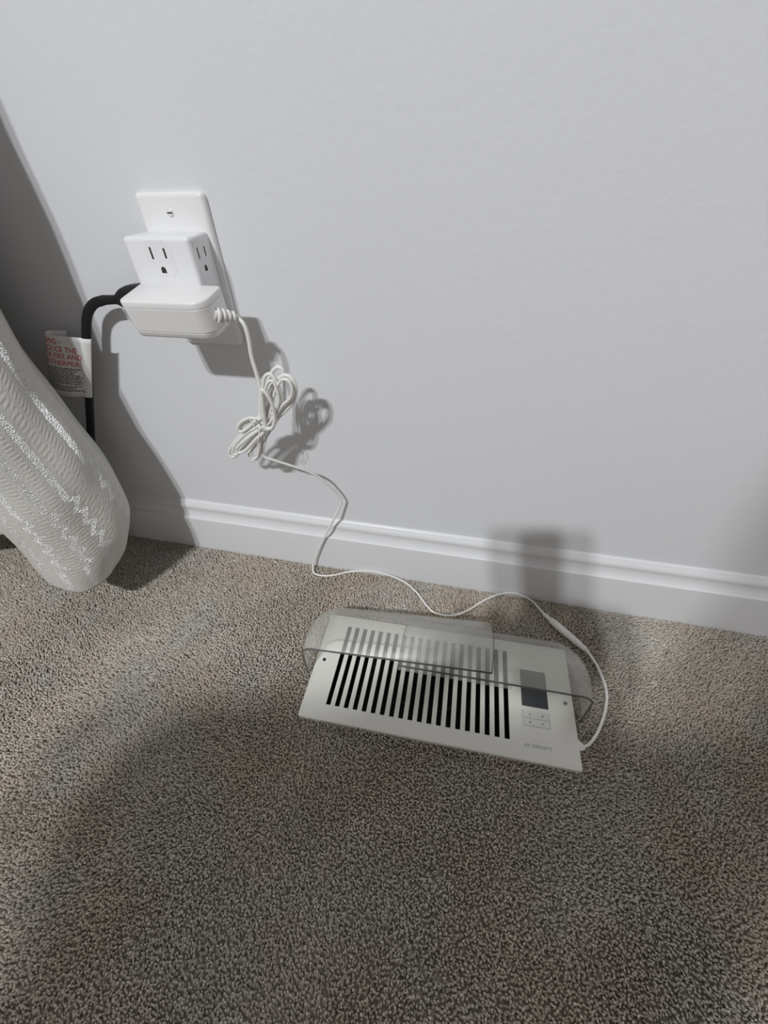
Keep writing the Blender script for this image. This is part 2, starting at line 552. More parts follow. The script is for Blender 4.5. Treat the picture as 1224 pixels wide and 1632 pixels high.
def vp(a, b, z):
    return Vector((VX, VY, 0)) + VA * a + VB * b + Vector((0, 0, z))


VMAT = frame((VX, VY, 0), VA, VB, (0, 0, 1))

# wall
wall = link_mesh('wall_back', [(-2.2, 0, -0.01), (2.2, 0, -0.01), (2.2, 0, 2.6), (-2.2, 0, 2.6),
                               (-2.2, 0.1, -0.01), (2.2, 0.1, -0.01), (2.2, 0.1, 2.6), (-2.2, 0.1, 2.6)],
                 [(0, 1, 2, 3), (5, 4, 7, 6), (0, 3, 7, 4), (1, 5, 6, 2), (3, 2, 6, 7), (0, 4, 5, 1)], M['wall'])
tag(wall, 'smooth white painted wall behind the outlet', kind='structure')

# floor slab with the register opening
hole = [vp(0.02, 0.012, -0.0038), vp(0.245, 0.012, -0.0038), vp(0.245, 0.126, -0.0038), vp(0.02, 0.126, -0.0038)]
outer = [(-2.2, -2.6, -0.0038), (2.2, -2.6, -0.0038), (2.2, 0.0, -0.0038), (-2.2, 0.0, -0.0038)]
floor = link_mesh('floor', [Vector(p) for p in outer] + hole,
                  [(0, 1, 5, 4), (1, 2, 6, 5), (2, 3, 7, 6), (3, 0, 4, 7)], M['carpet_far'])
tag(floor, 'taupe carpeted floor', kind='structure')

# baseboard: extruded moulding profile
prof = [(0.0, -0.008), (-0.0135, -0.008), (-0.0135, 0.0640), (-0.0133, 0.0655), (-0.0122, 0.0662), (-0.0100, 0.0668)]
for k in range(9):                                   # cove
    t = k / 8
    prof.append((-0.0100 + 0.0034 * math.sin(t * math.pi / 2), 0.0672 + 0.0120 * (1 - math.cos(t * math.pi / 2)) * 0.55 + 0.0054 * t))
for k in range(1, 7):                                # top ogee roll
    t = k / 6
    prof.append((-0.0066 + 0.0012 * math.sin(t * math.pi) * -1 + 0.0030 * t * t, 0.0792 + 0.0108 * t))
prof += [(-0.0030, 0.0915), (-0.0014, 0.0926), (0.0, 0.0932)]
n = len(prof)
bv = [Vector((-2.2, y, z)) for y, z in prof] + [Vector((2.2, y, z)) for y, z in prof]
bb = link_mesh('baseboard_back', bv, [(i, i + 1, n + i + 1, n + i) for i in range(n - 1)], M['trim'])
auto_smooth(bb, 40)
tag(bb, 'white moulded baseboard along the wall', kind='structure')

# carpet pile: every tuft real geometry, too many to count
SP = 0.00192
gx = np.arange(-0.75, 1.0, SP)
gy = np.arange(-0.68, -0.0125, SP)
X, Y = np.meshgrid(gx, gy)
X = X.ravel() + rng.uniform(-0.5, 0.5, X.size) * SP
Y = np.minimum(Y.ravel() + rng.uniform(-0.5, 0.5, Y.size) * SP, -0.0140)
keep = (X > -0.70 - (Y + 0.03) * 0.75) & (X < 0.92 + (Y + 0.02) * 0.20)
la = (X - VX) * VA.x + (Y - VY) * VA.y
lb = (X - VX) * VB.x + (Y - VY) * VB.y
keep &= ~((la > 0.0015) & (la < VW - 0.0015) & (lb > 0.0015) & (lb < VD - 0.0015))
X, Y, la, lb = X[keep], Y[keep], la[keep], lb[keep]
nt_ = X.size


def smooth_noise(x, y, seed, scale):
    """sum of a few sines: large soft patches where the pile lies differently"""
    r = np.random.default_rng(seed)
    s = np.zeros_like(x)
    for k in range(7):
        a = r.uniform(0, 2 * np.pi)
        f = scale * r.uniform(0.6, 1.7)
        s += np.sin((x * np.cos(a) + y * np.sin(a)) * f + r.uniform(0, 6.28))
    return s / 3.0


lx = 0.42 * smooth_noise(X, Y, 3, 24) + rng.normal(0, 0.24, nt_)
ly = 0.42 * smooth_noise(X, Y, 5, 24) + rng.normal(0, 0.24, nt_)
H = 0.0088 + rng.normal(0, 0.0005, nt_)
near_plate = (la > -0.006) & (la < VW + 0.006) & (lb > -0.006) & (lb < VD + 0.006)
H[near_plate] *= rng.uniform(1.05, 1.45, near_plate.sum())
R = 0.00112 * rng.uniform(0.8, 1.25, nt_)
ang = rng.uniform(0, np.pi / 2, nt_)
rings = []
for (hf, rf, bend, tw) in ((0.25, 1.15, 0.1, 0.0), (1.0, 0.80, 1.0, 0.8)):
    for k in range(4):
        a = ang + k * np.pi / 2 + tw
        rings.append(np.stack([X + lx * 0.0050 * bend + R * rf * np.cos(a),
                               Y + ly * 0.0050 * bend + R * rf * np.sin(a),
                               -0.0085 + H * hf + (0.0004 * np.cos(a * 2) if hf == 1.0 else 0)], 1))
V = np.stack(rings, 1)                               # tufts x 8 x 3
V[:, :, 1] = np.minimum(V[:, :, 1], -0.0132)
V = V.reshape(-1, 3)
quad = np.array([(k, (k + 1) % 4, 4 + (k + 1) % 4, 4 + k) for k in range(4)] + [(4, 5, 6, 7)])
F = (quad[None] + (np.arange(nt_) * 8)[:, None, None]).reshape(-1, 4)
me = bpy.data.meshes.new('carpet_pile')
me.vertices.add(len(V))
me.vertices.foreach_set('co', V.astype(np.float32).ravel())
me.loops.add(F.size)
me.loops.foreach_set('vertex_index', F.astype(np.int32).ravel())
me.polygons.add(len(F))
me.polygons.foreach_set('loop_start', np.arange(0, F.size, 4, dtype=np.int32))
me.polygons.foreach_set('use_smooth', np.ones(len(F), dtype=bool))
me.update()
yarn = np.clip(rng.normal(0.5, 0.15, nt_) + 0.05 * smooth_noise(X, Y, 9, 60), 0, 1)
at = me.attributes.new('yarn', 'FLOAT', 'POINT')
at.data.foreach_set('value', np.repeat(yarn, 8).astype(np.float32))
me.materials.append(M['carpet'])
pile = bpy.data.objects.new('carpet_pile', me)
COL.objects.link(pile)
tag(pile, 'taupe cut pile of the bedroom carpet', 'carpet', kind='stuff')

# ------------------------------------------------------------------ curtain
# plan of the pleats left of the fold in view
PLEAT = [(-0.260, -0.141), (-0.313, -0.110), (-0.350, -0.097), (-0.400, -0.128), (-0.455, -0.142), (-0.515, -0.105),
         (-0.565, -0.092), (-0.62, -0.135), (-0.68, -0.140), (-0.74, -0.090), (-0.80, -0.095), (-0.86, -0.14)]
HEAD_ = [   # the fold in view, from its return edge at the wall round to the front; one row per height
    [(-0.22, -0.045, 2.30), (-0.15, -0.052, 2.30), (-0.118, -0.080, 2.30), (-0.132, -0.113, 2.30), (-0.168, -0.140, 2.30), (-0.207, -0.147, 2.30)],
    [(-0.22, -0.045, 1.60), (-0.15, -0.052, 1.60), (-0.116, -0.080, 1.60), (-0.132, -0.113, 1.60), (-0.168, -0.140, 1.60), (-0.207, -0.147, 1.60)],
    [(-0.22, -0.045, 1.00), (-0.15, -0.052, 1.00), (-0.115, -0.080, 1.00), (-0.131, -0.113, 1.00), (-0.168, -0.140, 1.00), (-0.207, -0.147, 1.00)],
    [(-0.23, -0.045, 0.54), (-0.15, -0.052, 0.54), (-0.116, -0.080, 0.54), (-0.131, -0.113, 0.54), (-0.168, -0.140, 0.54), (-0.205, -0.147, 0.54)],
    [(-0.23, -0.045, 0.35), (-0.17, -0.050, 0.35), (-0.138, -0.080, 0.35), (-0.147, -0.115, 0.35), (-0.173, -0.143, 0.35), (-0.206, -0.150, 0.35)],
    [(-0.22, -0.042, 0.22), (-0.155, -0.046, 0.22), (-0.121, -0.080, 0.215), (-0.128, -0.118, 0.20), (-0.155, -0.153, 0.19), (-0.200, -0.158, 0.19)],
    [(-0.22, -0.042, 0.15), (-0.155, -0.046, 0.148), (-0.119, -0.079, 0.14), (-0.125, -0.119, 0.118), (-0.150, -0.158, 0.105), (-0.197, -0.164, 0.106)],
    [(-0.22, -0.045, 0.13), (-0.165, -0.050, 0.125), (-0.130, -0.080, 0.110), (-0.136, -0.118, 0.074), (-0.153, -0.160, 0.061), (-0.198, -0.167, 0.066)],
]
ROWS = []
for r in HEAD_:
    z = r[5][2]
    ROWS.append(list(r) + [(x, y, z) for x, y in PLEAT])
NR, NC = 12, 10
cols = [catmull([r[k] for r in ROWS], NR) for k in range(len(ROWS[0]))]        # down each control line
nrow = len(cols[0])
grid = [catmull([c[j] for c in cols], NC) for j in range(nrow)]
ncol = len(grid[0])
us = [0.0]                                               # weave coordinates: metres across, metres up from the hem
mid = grid[nrow // 2]
for i in range(1, ncol):
    us.append(us[-1] + (mid[i] - mid[i - 1]).length)
up_hem = [[0.0] * ncol for _ in range(nrow)]
for i in range(ncol):
    for j in range(nrow - 2, -1, -1):
        up_hem[j][i] = up_hem[j + 1][i] + (grid[j][i] - grid[j + 1][i]).length
verts, faces = [], []
for j in range(nrow):
    for i in range(ncol):
        p = grid[j][i].copy()
        d = Vector((p.x + 0.20, p.y + 0.10, 0))           # soft undulation of the woven bands
        if d.length > 1e-6 and i < 60:
            w = 0.0008 * math.sin(us[i] * 2 * math.pi / 0.033) + 0.0009 * math.sin(up_hem[j][i] * 70 + us[i] * 30)
            p += d.normalized() * w
        verts.append(p)
for j in range(nrow - 1):
    for i in range(ncol - 1):
        faces.append((j * ncol + i, j * ncol + i + 1, (j + 1) * ncol + i + 1, (j + 1) * ncol + i))
cf = link_mesh('curtain', verts, faces, M['curtain'], smooth=True)
uvl = cf.data.uv_layers.new(name='weave')
for poly in cf.data.polygons:
    for li, vi in zip(poly.loop_indices, poly.vertices):
        uvl.data[li].uv = (us[vi % ncol], up_hem[vi // ncol][vi % ncol])
so = cf.modifiers.new('cloth_thickness', 'SOLIDIFY')
so.thickness = 0.0022
so.offset = -1.0
tag(cf, 'ivory woven curtain with silver stripes hanging just above the carpet', 'curtain')

# ------------------------------------------------------------------ wall plate
pl = empty('outlet_cover_plate', (0.0325, 0, 0.3935))
WM = frame((0.0300, -0.0001, 0.3935), (1, 0, 0), (0, 0, 1), (0, -1, 0))     # local n points out of the wall
loft('plate', 0.0665, 0.1255, 0.0042, [(0, 0), (0.0026, 0.0), (0.0042, 0.0006), (0.0051, 0.0019), (0.0055, 0.0036)], WM,
     M['white_plastic'], pl)
for sz in (0.4423, 0.3447):
    SM = frame((0.0280, -0.0055, sz), (1, 0, 0), (0, 0, 1), (0, -1, 0)) if sz > 0.4 else frame((0.0300, -0.0055, sz), (1, 0, 0), (0, 0, 1), (0, -1, 0))
    sc = loft('screw', 0.0058, 0.0058, 0.0028, [(0, 0), (0.0006, 0.0), (0.0011, 0.0008), (0.0013, 0.0018)], SM, M['screw'], pl)
    box('screw_slot', (-0.0024, -0.0005, 0.0009), (0.0024, 0.0005, 0.00138), M['slot_dark'], sc, 0, SM)
tag(pl, 'white wall plate with painted screw behind the outlet extender', 'wall plate')

# ------------------------------------------------------------------ outlet extender
tap = empty('outlet_extender', (0.0283, -0.0056, 0.386))
TM = frame((0.0267, -0.0056, 0.3955), (1, 0, 0), (0, 0, 1), (0, -1, 0))
loft('body', 0.0637, 0.0670, 0.0034, [(0, 0.0004), (0.0006, 0), (0.0275, 0), (0.0291, 0.0006), (0.0300, 0.0016), (0.0304, 0.0032)], TM,
     M['cool_plastic'], tap)


def receptacle(o, u, v, n, parent):
    """three-hole socket: a shallow face, dark inlays for two blade slots and a D-shaped earth hole"""
    fm = frame(o, u, v, n)
    oct_ = [(x * 0.0133, y * 0.0133) for x, y in ((-1, -.62), (-.62, -1), (.62, -1), (1, -.62), (1, .62), (.62, 1), (-.62, 1), (-1, .62))]
    f = poly_prism('socket_face', oct_, 0.00022, fm, M['cool_plastic'], parent)
    for cx, hh in ((-0.0066, 0.0088), (0.0065, 0.0074)):
        box('blade_slot', (cx - 0.0009, 0.0040 - hh / 2, -0.0005), (cx + 0.0009, 0.0040 + hh / 2, 0.00030), M['slot_dark'], f, 0, fm)
    d = [(-0.0024, -0.0108), (0.0024, -0.0108)] + [(0.0024 * math.cos(a), -0.0085 + 0.0026 * math.sin(a)) for a in [math.pi * k / 8 for k in range(9)]]
    poly_prism('earth_hole', d, 0.00030, fm, M['slot_dark'], f)
    return f


receptacle(Vector((0.0262, -0.03598, 0.4135)), Vector((1, 0, 0)), Vector((0, 0, 1)), Vector((0, -1, 0)), tap)
receptacle(Vector((0.05853, -0.0222, 0.4125)), Vector((0, 0.80, 0)), Vector((0, 0, 0.95)), Vector((1, 0, 0)), tap)
tag(tap, 'white cube outlet extender with empty sockets above the white adapter', 'outlet extender')

# ------------------------------------------------------------------ power adapter
ad = empty('power_adapter', (0.038, -0.040, 0.37))
droop = math.radians(9.5)
ay = Vector((0, math.cos(droop), math.sin(droop)))      # local y points to the wall and up
az = Vector((0, -math.sin(droop), math.cos(droop)))
AM = frame(Vector((0.0375, -0.0368, 0.3945)) - ay * 0.0175, (1, 0, 0), ay, az)
R4 = (0.0035, 0.0035, 0.0060, 0.0130)
loft('body', 0.0810, 0.0350, R4, [(-0.0262, 0.0008), (-0.0257, 0.0004), (-0.0066, 0.0), (-0.0062, 0.0003)], AM, M['adapter_plastic'], ad)
loft('seam', 0.0800, 0.0340, R4, [(-0.0275, 0.0006), (-0.0050, 0.0002)], AM, M['groove'], ad)
loft('top_cap', 0.0810, 0.0350, R4, [(-0.0060, 0.0003), (-0.0057, 0.0), (-0.0016, 0.0), (-0.0006, 0.0006), (0, 0.0018)], AM, M['adapter_plastic'], ad)
loft('bottom_cap', 0.0802, 0.0342, R4, [(-0.0328, 0.0036), (-0.0321, 0.0020), (-0.0305, 0.0010), (-0.0269, 0.0004), (-0.0265, 0.0007)], AM, M['adapter_plastic'], ad)
# ribbed strain relief leaving the right end
s0 = AM @ Vector((0.0385, -0.0050, -0.0150))
s1 = Vector(ADAPTER_CORD[0])
sdir = (s1 - s0)
sr = sweep('strain_relief', [s0 + sdir * t for t in (0, 0.5, 1.0)], [0.0044, 0.0036, 0.0026], M['cord_white'], ad, 12)
rib_normal = sdir.normalized()
for k in range(4):
    c = s0 + sdir * (0.18 + 0.22 * k)
    rr = 0.0064 - 0.00055 * k
    a = rib_normal.orthogonal().normalized()
    pth = [c - rib_normal * 0.0010, c - rib_normal * 0.0006, c + rib_normal * 0.0006, c + rib_normal * 0.0010]
    sweep('rib', pth, [rr * 0.86, rr, rr, rr * 0.86], M['cord_white'], sr, 14)
cord_path = catmull([s0 + sdir * 0.9] + ADAPTER_CORD, 6)
crad = [0.00185 if i < 580 else 0.00150 for i in range(len(cord_path))]
sweep('cord', cord_path, crad, M['cord_white'], ad, 8)
# barrel plug at the cord's end
bp_ = [Vector(p) for p in BARREL]
dirb = (bp_[4] - bp_[0]).normalized()
L = (bp_[4] - bp_[0]).length
b0 = bp_[0]


def barrel(name, profile, material, parent):
    pth = [b0 + dirb * (L * t) + Vector((0, 0, 0.0002)) for t, r in profile]
    return sweep(name, pth, [r for t, r in profile], material, parent, 16)


barrel('plug_barrel', [(-0.03, 0.0018), (0.0, 0.0026), (0.10, 0.0029), (0.13, 0.0024), (0.16, 0.0040), (0.24, 0.0047), (0.55, 0.0046), (0.60, 0.0044)],
       M['barrel_white'], ad)
tag(ad, 'white power adapter with a long coiled white cord, plugged into the extender', 'power adapter')

# twist tie holding the coil
tie = empty('twist_tie', (0.0935, -0.05, 0.2675))
tc_ = Vector((0.0945, -0.0500, 0.2690))
axis = Vector((0.55, 0, 0.83)).normalized()
e1 = axis.cross(Vector((0, -1, 0))).normalized()
ring = [tc_ + e1 * 0.0105 * math.cos(a) + Vector((0, -1, 0)) * 0.0090 * math.sin(a) + axis * 0.0012 * math.sin(a * 1.5)
        for a in [2 * math.pi * k / 28 * 1.9 for k in range(29)]]
sweep('loop', ring, 0.00062, M['tie'], tie, 6)
knot = tc_ + Vector((-0.001, -0.0120, -0.001))
sweep('tail', catmull([knot, knot + Vector((-0.0035, -0.002, 0.006)), knot + Vector((-0.0065, -0.001, 0.0135))], 6), 0.0007, M['tie'], tie, 6)
sweep('tail', catmull([knot, knot + Vector((-0.0005, -0.003, -0.007)), knot + Vector((-0.004, -0.002, -0.014)), knot + Vector((-0.0075, 0, -0.021))], 6), 0.0007, M['tie'], tie, 6)
tag(tie, 'small white twist tie around the coiled white cord', 'twist tie')

# ------------------------------------------------------------------ black cord with warning tag
bk = empty('black_power_cord', (-0.08, -0.02, 0.37))
bpath = [Vector(p) for p in BLACK_CORD] + [Vector((-0.205, -0.032, 0.13)), Vector((-0.225, -0.030, 0.05)), Vector((-0.25, -0.030, 0.008)), Vector((-0.33, -0.032, 0.003)), Vector((-0.50, -0.04, 0.003))]
sweep('cable', catmull(bpath, 6), 1.0, M['black_rubber'], bk, 12, flat=(0.0092, 0.0050, (0.15, -1, 0.1)))
# plug body: tapers from the extender's side to the cable
ppts = [((-0.0020, -0.0205, 0.3780), 0.0125), ((-0.0120, -0.0205, 0.3780), 0.0125), ((-0.0300, -0.0203, 0.3775), 0.0116),
        ((-0.0400, -0.0202, 0.3765), 0.0094), ((-0.0470, -0.0201, 0.3757), 0.0062), ((-0.0515, -0.0200, 0.3754), 0.0043),
        ((-0.0560, -0.0200, 0.3752), 0.0040), ((-0.0660, -0.0200, 0.3746), 0.0043), ((-0.0690, -0.0200, 0.3742), 0.0044), ((-0.0694, -0.0200, 0.3741), 0.0030)]
pc = catmull([p for p, r in ppts], 3)
pr = [v.x for v in catmull([(r, 0, 0) for p, r in ppts], 3)]
sweep('plug', pc, [r / 0.0125 for r in pr], M['black_rubber'], bk, 16, flat=(0.0250, 0.0200, (0, -1, 0)))

# the tag wraps the cable and curls back on its far side
TO = Vector((-0.1035, -0.0215, 0.3359))                 # top right corner
TD = (Vector((-0.1418, -0.0245, 0.2671)) - TO)
TH = TD.length
TDn = TD.normalized()
TLn = Vector((-0.9955, -0.0550, 0.0900)).normalized()
TNn = TLn.cross(TDn).normalized()
if TNn.y > 0:
    TNn = -TNn


def tag_pt(u, v, off=0.0):
    """u metres leftwards from the cable edge, v metres down, off = above the printed side"""
    flat_len, rad = 0.0520, 0.0050
    if u < 0.0125:                                       # hump over the cable, then a crease
        t = u / 0.0125
        x, d = u, 0.0016 * math.sin(math.pi * min(1, t)) + 0.0012
        nx, nn = 0.0, 1.0
    elif u < flat_len:
        t = (u - 0.0125) / (flat_len - 0.0125)
        x, d = u, 0.0012 + 0.0035 * math.sin(t * math.pi * 0.75) - 0.0025 * t
        nx, nn = 0.0, 1.0
    else:
        a = (u - flat_len) / rad
        d0 = 0.0012 + 0.0035 * math.sin(math.pi * 0.75) - 0.0025
        am = math.radians(165)
        if a < am:
            x, d = flat_len + rad * math.sin(a), d0 - rad * (1 - math.cos(a))
            nx, nn = math.sin(a), math.cos(a)
        else:
            s = (a - am) * rad
            x = flat_len + rad * math.sin(am) + s * math.cos(am)
            d = d0 - rad * (1 - math.cos(am)) - s * math.sin(am)
            nx, nn = math.sin(am), math.cos(am)
    sag = 0.0022 * math.sin(max(0, (u - 0.012)) / 0.04 * math.pi) if v > TH * 0.8 else 0.0
    return TO + TLn * (x + nx * off) + TNn * (d + nn * off) + TDn * (v + sag * (v / TH))


tu, tv = 64, 12
TL_total = 0.0800
tverts, tfaces = [], []
for j in range(tv + 1):
    for i in range(tu + 1):
        tverts.append(tag_pt(TL_total * i / tu, TH * j / tv))
for j in range(tv):
    for i in range(tu):
        tfaces.append((j * (tu + 1) + i, j * (tu + 1) + i + 1, (j + 1) * (tu + 1) + i + 1, (j + 1) * (tu + 1) + i))
tg = link_mesh('warning_tag', tverts, tfaces, M['tag'], bk, smooth=True)
ts = tg.modifiers.new('paper_thickness', 'SOLIDIFY')
ts.thickness = 0.00022
ts.offset = 0.0
tg['label'] = 'curled white paper warning tag with red heading'

def printed(name, items, material, off):
    """items: (vertices, faces) in tag coordinates (u to the left, v down)"""
    vv, ff = [], []
    for vs, fs in items:
        k = len(vv)
        vv += [tag_pt(max(0.0, x), y, off) for x, y in vs]
        ff += [tuple(k + i for i in f) for f in fs]
    return link_mesh(name, vv, ff, material, tg)


TEXT_U0 = 0.0755                                          # where the lines begin, out of sight round the curl
red = []
for body, v0, size, w in (('WARNING –', 0.0108, 0.0098, 0.0410), ('TO REDUCE THE', 0.0200, 0.0098, 0.0585),
                          ('RISK OF FIRE AND', 0.0286, 0.0098, 0.0640), ('HYPERTHERMIA:', 0.0374, 0.0098, 0.0625)):
    tvs, tfs = text_mesh(body, size, 0.0)
    x1 = max(x for x, y, z in tvs)
    k = w / x1
    red.append(([(TEXT_U0 - x * k, v0 - y) for x, y, z in tvs], tfs))
printed('red_heading', red, M['red_ink'], 0.00045)
# the small print is too fine to read: rows of word-long strokes
small = []
for r in range(11):
    v0 = 0.0420 + r * 0.00292
    u = TEXT_U0
    end = (0.0120, 0.0170, 0.0205, 0.0140, 0.0105, 0.0135, 0.0110, 0.0125, 0.0135, 0.0190, 0.0070)[r]
    while u > end:
        wlen = random.uniform(0.0018, 0.0062)
        u2 = max(end, u - wlen)
        m_ = max(2, int((u - u2) / 0.00065))
        for q in range(m_):                               # letter-like strokes
            ua = u + (u2 - u) * q / m_
            ub = u + (u2 - u) * (q + 0.72) / m_
            hgt = random.choice((0.00175, 0.00175, 0.0014))
            small.append(([(ua, v0), (ub, v0), (ub, v0 - hgt), (ua, v0 - hgt)], [(0, 1, 2, 3)]))
        u = u2 - 0.0008
printed('small_print', small, M['black_ink'], 0.00045)
tag(bk, 'black power cord with a curled white warning tag beside the ivory curtain', 'power cord')

# ------------------------------------------------------------------ floor register with fan
rg = empty('register_fan', vp(VW / 2, VD / 2, 0))
PZ = 0.0058                                               # top of the enamelled plate
A0, A1, B0, B1 = 0.0284, 0.2342, 0.0179, 0.1214
NS = 20
SW = 0.00545
PITCH = (A1 - A0 - SW) / (NS - 1)
# faceplate frame: flat ring with rolled outer edge and one long opening
out_pts = rrect(VW, VD, 0.0030, 4)
levels = [(-0.0030, 0.0), (0.0040, 0.0), (0.0052, 0.0007), (PZ, 0.0022)]
rings = []
for z, ins in levels:
    rings.append([VMAT @ Vector((x + VW / 2, y + VD / 2, z)) for x, y in rrect(VW - 2 * ins, VD - 2 * ins, max(0.0006, 0.003 - ins), 4)])
n = len(rings[0])
fv = [p for r in rings for p in r]
ff = []
for i in range(len(rings) - 1):
    for j in range(n):
        k = (j + 1) % n
        ff.append((i * n + j, i * n + k, (i + 1) * n + k, (i + 1) * n + j))
io = len(fv)
inner = [(A1, B1), (A0, B1), (A0, B0), (A1, B0)]           # same turning order as rrect corners
fv += [VMAT @ Vector((a, b, PZ)) for a, b in inner] + [VMAT @ Vector((a, b, PZ - 0.0022)) for a, b in inner]
base = (len(rings) - 1) * n
seg = 5
for c in range(4):
    arc = [base + c * seg + k for k in range(seg)]
    for k in range(seg - 1):
        ff.append((arc[k], arc[k + 1], io + c))
    ff.append((arc[-1], base + ((c + 1) * seg) % n, io + (c + 1) % 4, io + c))
    ff.append((io + c, io + (c + 1) % 4, io + 4 + (c + 1) % 4, io + 4 + c))
fp = link_mesh('faceplate', fv, ff, M['plate'], rg)
auto_smooth(fp, 30)
# the bars between the slots
bar_w = PITCH - SW
bm_verts = None
bar0 = None
for i in range(NS - 1):
    a = A0 + SW + i * PITCH
    if bar0 is None:
        bar0 = box('slat', (a, B0, PZ - 0.0022), (a + bar_w, B1, PZ), M['plate'], rg, 0, VMAT)
    else:
        o = bar0.copy()
        COL.objects.link(o)
        o.parent = rg
        o.matrix_parent_inverse = bar0.matrix_parent_inverse.copy()
        o.location = VA * (PITCH * i)
# dark housing with louvres under the slots
hz = [vp(a, b, z) for z in (0.0030, -0.085) for a, b in ((0.022, 0.014), (0.241, 0.014), (0.241, 0.125), (0.022, 0.125))]
link_mesh('fan_housing', hz, [(4, 5, 6, 7), (0, 1, 5, 4), (1, 2, 6, 5), (2, 3, 7, 6), (3, 0, 4, 7)], M['vent_black'], rg)
for k in range(4):
    sp_ = 0.050 * k
    cx = 0.052 + 0.0525 * k
    ringp = [vp(cx + 0.022 * math.cos(t), 0.07 + 0.022 * math.sin(t), -0.035) for t in [2 * math.pi * q / 20 for q in range(21)]]
    sweep('fan_ring', ringp, 0.002, M['vent_black'], rg, 6)
# screw holes; the open one is a flat disc, its inner shade coloured black
hm = frame(vp(0.0106, 0.0700, PZ), VA, VB, (0, 0, 1))
loft('screw_hole', 0.0042, 0.0042, 0.0020, [(-0.001, 0), (0.00012, 0)], hm, M['vent_black'], rg)
hm = frame(vp(0.2969, 0.0673, PZ), VA, VB, (0, 0, 1))
sc = loft('screw', 0.0046, 0.0046, 0.0022, [(-0.001, 0), (0.0004, 0), (0.0008, 0.0009)], hm, M['steel'], rg)
box('screw_slot', (-0.0016, -0.0004, 0.0007), (0.0016, 0.0004, 0.00086), M['slot_dark'], sc, 0, hm)
# display and button pad
DM = frame(vp(0.2632, 0.0782, PZ), VA, VB, (0, 0, 1))
loft('display', 0.0288, 0.0432, 0.0006, [(-0.001, 0), (0.00025, 0), (0.00035, 0.0003)], DM, M['screen'], rg, 3)
BM = frame(vp(0.2634, 0.0438, PZ), VA, VB, (0, 0, 1))
pad = loft('button_pad', 0.0286, 0.0166, 0.0008, [(-0.001, 0), (0.0002, 0), (0.0003, 0.0003)], BM, M['button_pad'], rg, 3)
lw = 0.00022
for (x0, y0, x1, y1) in ((-0.0143, -0.0083, 0.0143, -0.0079), (-0.0143, -0.0083, -0.0139, 0.0083), (0.01395, -0.0083, 0.0143, 0.0083), (-0.0143, -lw, 0.0143, lw)):
    box('printed_line', (x0, y0, 0.0003), (x1, y1, 0.00036), M['ink_grey'], pad, 0, BM)
# four small pictograms
def star(r1, r2, k):
    return [((r1 if i % 2 == 0 else r2) * math.cos(math.pi * i / k), (r1 if i % 2 == 0 else r2) * math.sin(math.pi * i / k)) for i in range(2 * k)]
ICON = {(-0.0068, 0.0040): star(0.0017, 0.0009, 4), (0.0068, 0.0040): star(0.0018, 0.0010, 6),
        (-0.0068, -0.0042): [(-0.0017, -0.0009), (0.0017, -0.0009), (0.0011, 0.0004), (0, 0.0012), (-0.0011, 0.0004)],
        (0.0068, -0.0042): [(-0.0017, 0.0010), (0, -0.0012), (0.0017, 0.0010)]}
for (cx, cy), pts in ICON.items():
    poly_prism('pictogram', pts, 0.00006, BM @ Matrix.Translation((cx, cy, 0.0003)), M['ink_grey'], pad)
# maker's lettering
tvs, tfs = text_mesh('AC INFINITY', 0.0046, 0.00004, 1.05)
x1 = max(x for x, y, z in tvs)
LM = frame(vp(0.2490, 0.0140, PZ + 0.00008), VA, VB, (0, 0, 1))
link_mesh('lettering', [LM @ Vector((x * 0.0283 / x1, y, 0)) for x, y, z in tvs], tfs, M['ink_grey'], rg)
# little cable lug at the right edge and the pigtail
lug = [(VW - 0.002, 0.0330), (VW + 0.0012, 0.0300), (VW + 0.0055, 0.0262), (VW + 0.0055, 0.0222), (VW + 0.0010, 0.0205), (VW - 0.002, 0.0200)]
poly_prism('cable_lug', lug, 0.0036, VMAT @ Matrix.Translation((0, 0, 0.0012)), M['plate'], rg)
pg = [Vector(p) for p in PIGTAIL]
pg[-1] = vp(VW + 0.004, 0.0245, 0.0036)
sweep('cord', catmull([b0 + dirb * (L * 0.97)] + pg, 6), 0.0017, M['barrel_white'], rg, 10)
barrel('jack_barrel', [(0.60, 0.0041), (0.61, 0.0044), (0.80, 0.0040), (0.90, 0.0031), (0.91, 0.0035), (0.95, 0.0034), (0.955, 0.0027), (1.0, 0.0024), (1.03, 0.0018)],
       M['barrel_white'], rg)
tag(rg, 'cream metal floor register with black slots, display and buttons', 'floor register')

# ------------------------------------------------------------------ clear air deflector on the register
df = empty('air_deflector', vp(0.15, 0.10, 0.006))
PROF = [(0.0510, 0.0610), (0.0545, 0.0628), (0.0620, 0.0655), (0.0720, 0.0660), (0.0820, 0.0632), (0.0920, 0.0585), (0.1020, 0.0520), (0.1120, 0.0440),
        (0.1220, 0.0350), (0.1300, 0.0268), (0.1360, 0.0190), (0.1400, 0.0110), (0.1415, 0.0030)]
PS = [(v.x, v.y) for v in catmull([(b, z, 0) for b, z in PROF], 3)]


